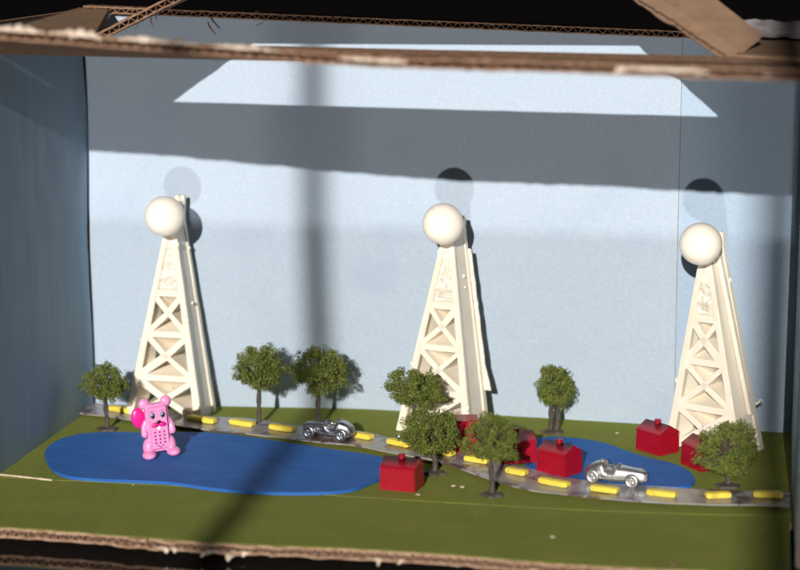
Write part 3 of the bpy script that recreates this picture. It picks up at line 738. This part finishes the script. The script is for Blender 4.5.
# ---------------------------------------------------------------- pink phone-shaped toy bear
BR = thing('toy_bear', 'pink plastic toy bear with a keypad belly standing on the large blue pond', 'toy bear', (5.12, -7.45, .13), R(14))
bm = bmesh.new()
def rbox(bm, x0, x1, y0, y1, z0, z1, b=.1):
    t = bmesh.new(); box(t, x0, x1, y0, y1, z0, z1); bmesh.ops.bevel(t, geom=t.edges[:], offset=b, segments=4, affect='EDGES'); me = bpy.data.meshes.new('t'); t.to_mesh(me); t.free(); bm.from_mesh(me); bpy.data.meshes.remove(me)
rbox(bm, -.42, .42, -.24, .26, .22, 2.02, .10)
for s in (-1, 1):
    ball(bm, (s*.41, .06, 2.03), (.215, .15, .215), 20, 12)
    tube(bm, spline([(s*.40, 0, 1.42), (s*.50, -.02, 1.2), (s*.52, -.08, .98)], 4, False), [.09, .095, .10, .105, .11, .115, .12, .125, .13], 14)
    ball(bm, (s*.52, -.09, .94), (.135, .14, .15), 16, 10)
    ball(bm, (s*.41, .0, .38), (.22, .27, .36), 20, 12)
    ball(bm, (s*.46, -.22, .16), (.26, .34, .165), 20, 12)
tmp = bpy.data.meshes.new('t'); bm.to_mesh(tmp); bm.free()
to = bpy.data.objects.new('t', tmp); S.collection.objects.link(to)
md = to.modifiers.new('r', 'REMESH'); md.mode = 'VOXEL'; md.voxel_size = .022
ms = to.modifiers.new('s', 'SMOOTH'); ms.iterations = 3; ms.factor = .5
dg = bpy.context.evaluated_depsgraph_get(); me = bpy.data.meshes.new_from_object(to.evaluated_get(dg)); bpy.data.objects.remove(to)
for p in me.polygons: p.use_smooth = True
me.materials.clear(); me.materials.append(M['pink']); me.name = 'body'
o = bpy.data.objects.new('body', me); S.collection.objects.link(o); o.parent = BR
bm = bmesh.new(); t = .34
box(bm, -t, t, -.262, -.225, .36, 1.94); fp = link('front_plate', bm, M['pink_face'], BR, bev=.02)
for s in (-1, 1):
    bm = bmesh.new(); ball(bm, (s*.41, -.075, 2.03), (.12, .03, .12), 16, 10); link('inner_ear', bm, M['pink_face'], BR)
    bm = bmesh.new(); ball(bm, (s*.19, -.262, 1.62), (.095, .025, .12), 16, 10); e = link('eye', bm, M['teal'], BR)
    bm = bmesh.new(); ball(bm, (s*.19, -.28, 1.60), (.055, .018, .075), 12, 8); link('pupil', bm, M['black'], e)
    bm = bmesh.new(); ball(bm, (s*.19-.03, -.295, 1.65), (.022, .01, .028), 8, 6); link('eye_glint', bm, M['white'], e)
    bm = bmesh.new(); ball(bm, (s*.135, -.275, 1.27), (.155, .06, .095), 16, 10, Matrix.Rotation(R(s*12), 4, 'Y')); link('muzzle', bm, M['magenta'], BR)
    bm = bmesh.new(); tube(bm, spline([(s*.10, -.266, 1.76), (s*.19, -.27, 1.80), (s*.28, -.266, 1.77)], 3, False), .012, 5); link('eyebrow', bm, M['purple'], BR)
bm = bmesh.new(); ball(bm, (0, -.32, 1.37), (.085, .05, .065), 14, 8); link('nose', bm, M['black'], BR)
bm = bmesh.new(); rbox(bm, -.06, .06, -.31, -.26, 1.07, 1.20, .02); link('tooth', bm, M['white'], BR)
for r_ in range(4):
    for c_ in range(3):
        bm = bmesh.new(); ball(bm, ((c_-1)*.17, -.264, .98-r_*.135), (.045, .016, .040), 10, 6); link('key', bm, M['purple'], fp)
for x, z in ((-.09, .47), (.09, .47), (0, .42)):
    bm = bmesh.new(); ball(bm, (x, -.264, z), (.04, .016, .03), 10, 6); link('key', bm, M['purple'], fp)
bm = bmesh.new(); ball(bm, (-.60, .36, 1.46), (.27, .12, .40), 24, 14, Matrix.Rotation(R(-8), 4, 'Y')); link('tail', bm, M['magenta'], BR)
BR.rotation_euler = (R(-1), R(-4.5), R(31))

# ---------------------------------------------------------------- crumbs and a bead
for i, (x, y, s, lab) in enumerate(((16.35, -8.97, .06, 'white crumb lying on the grass left of the foremost tree'), (16.66, -9.04, .065, 'second white crumb lying close to the foremost tree'), (20.45, -14.13, .06, 'pale speck of glue on the grass near the front edge'), (21.41, -.63, .05, 'tiny white shred on the grass near the back wall'), (15.3, -10.25, .05, 'white crumb touching the front corner of the foremost hotel'), (5.2, -10.95, .03, 'tiny crumb on the fold in front of the large pond'))):
    bm = bmesh.new(); rs = random.Random(i); bmesh.ops.create_icosphere(bm, subdivisions=2, radius=1)
    for v in bm.verts: v.co = Vector((v.co.x*s*1.5, v.co.y*s, v.co.z*s*.5))*(1+.5*nz(v.co.x*2+i, v.co.y*2, v.co.z))
    o = link('crumb', bm, M['white_torn'], smooth=False); o.location = (x, y, .02+s*.3); o.rotation_euler = (0, 0, rs.uniform(-.5, .5)); tag(o, lab, 'crumb', 'crumbs on the grass')
bm = bmesh.new(); ball(bm, (0, 0, .12), .12, 16, 10); tube(bm, [(.1, 0, .12), (.5, .1, .10)], [.06, .05], 8)
o = link('bead', bm, M['metal']); o.location = (13.4, -3.75, .20); tag(o, 'small silver bead lying by the road under the middle tower', 'bead')
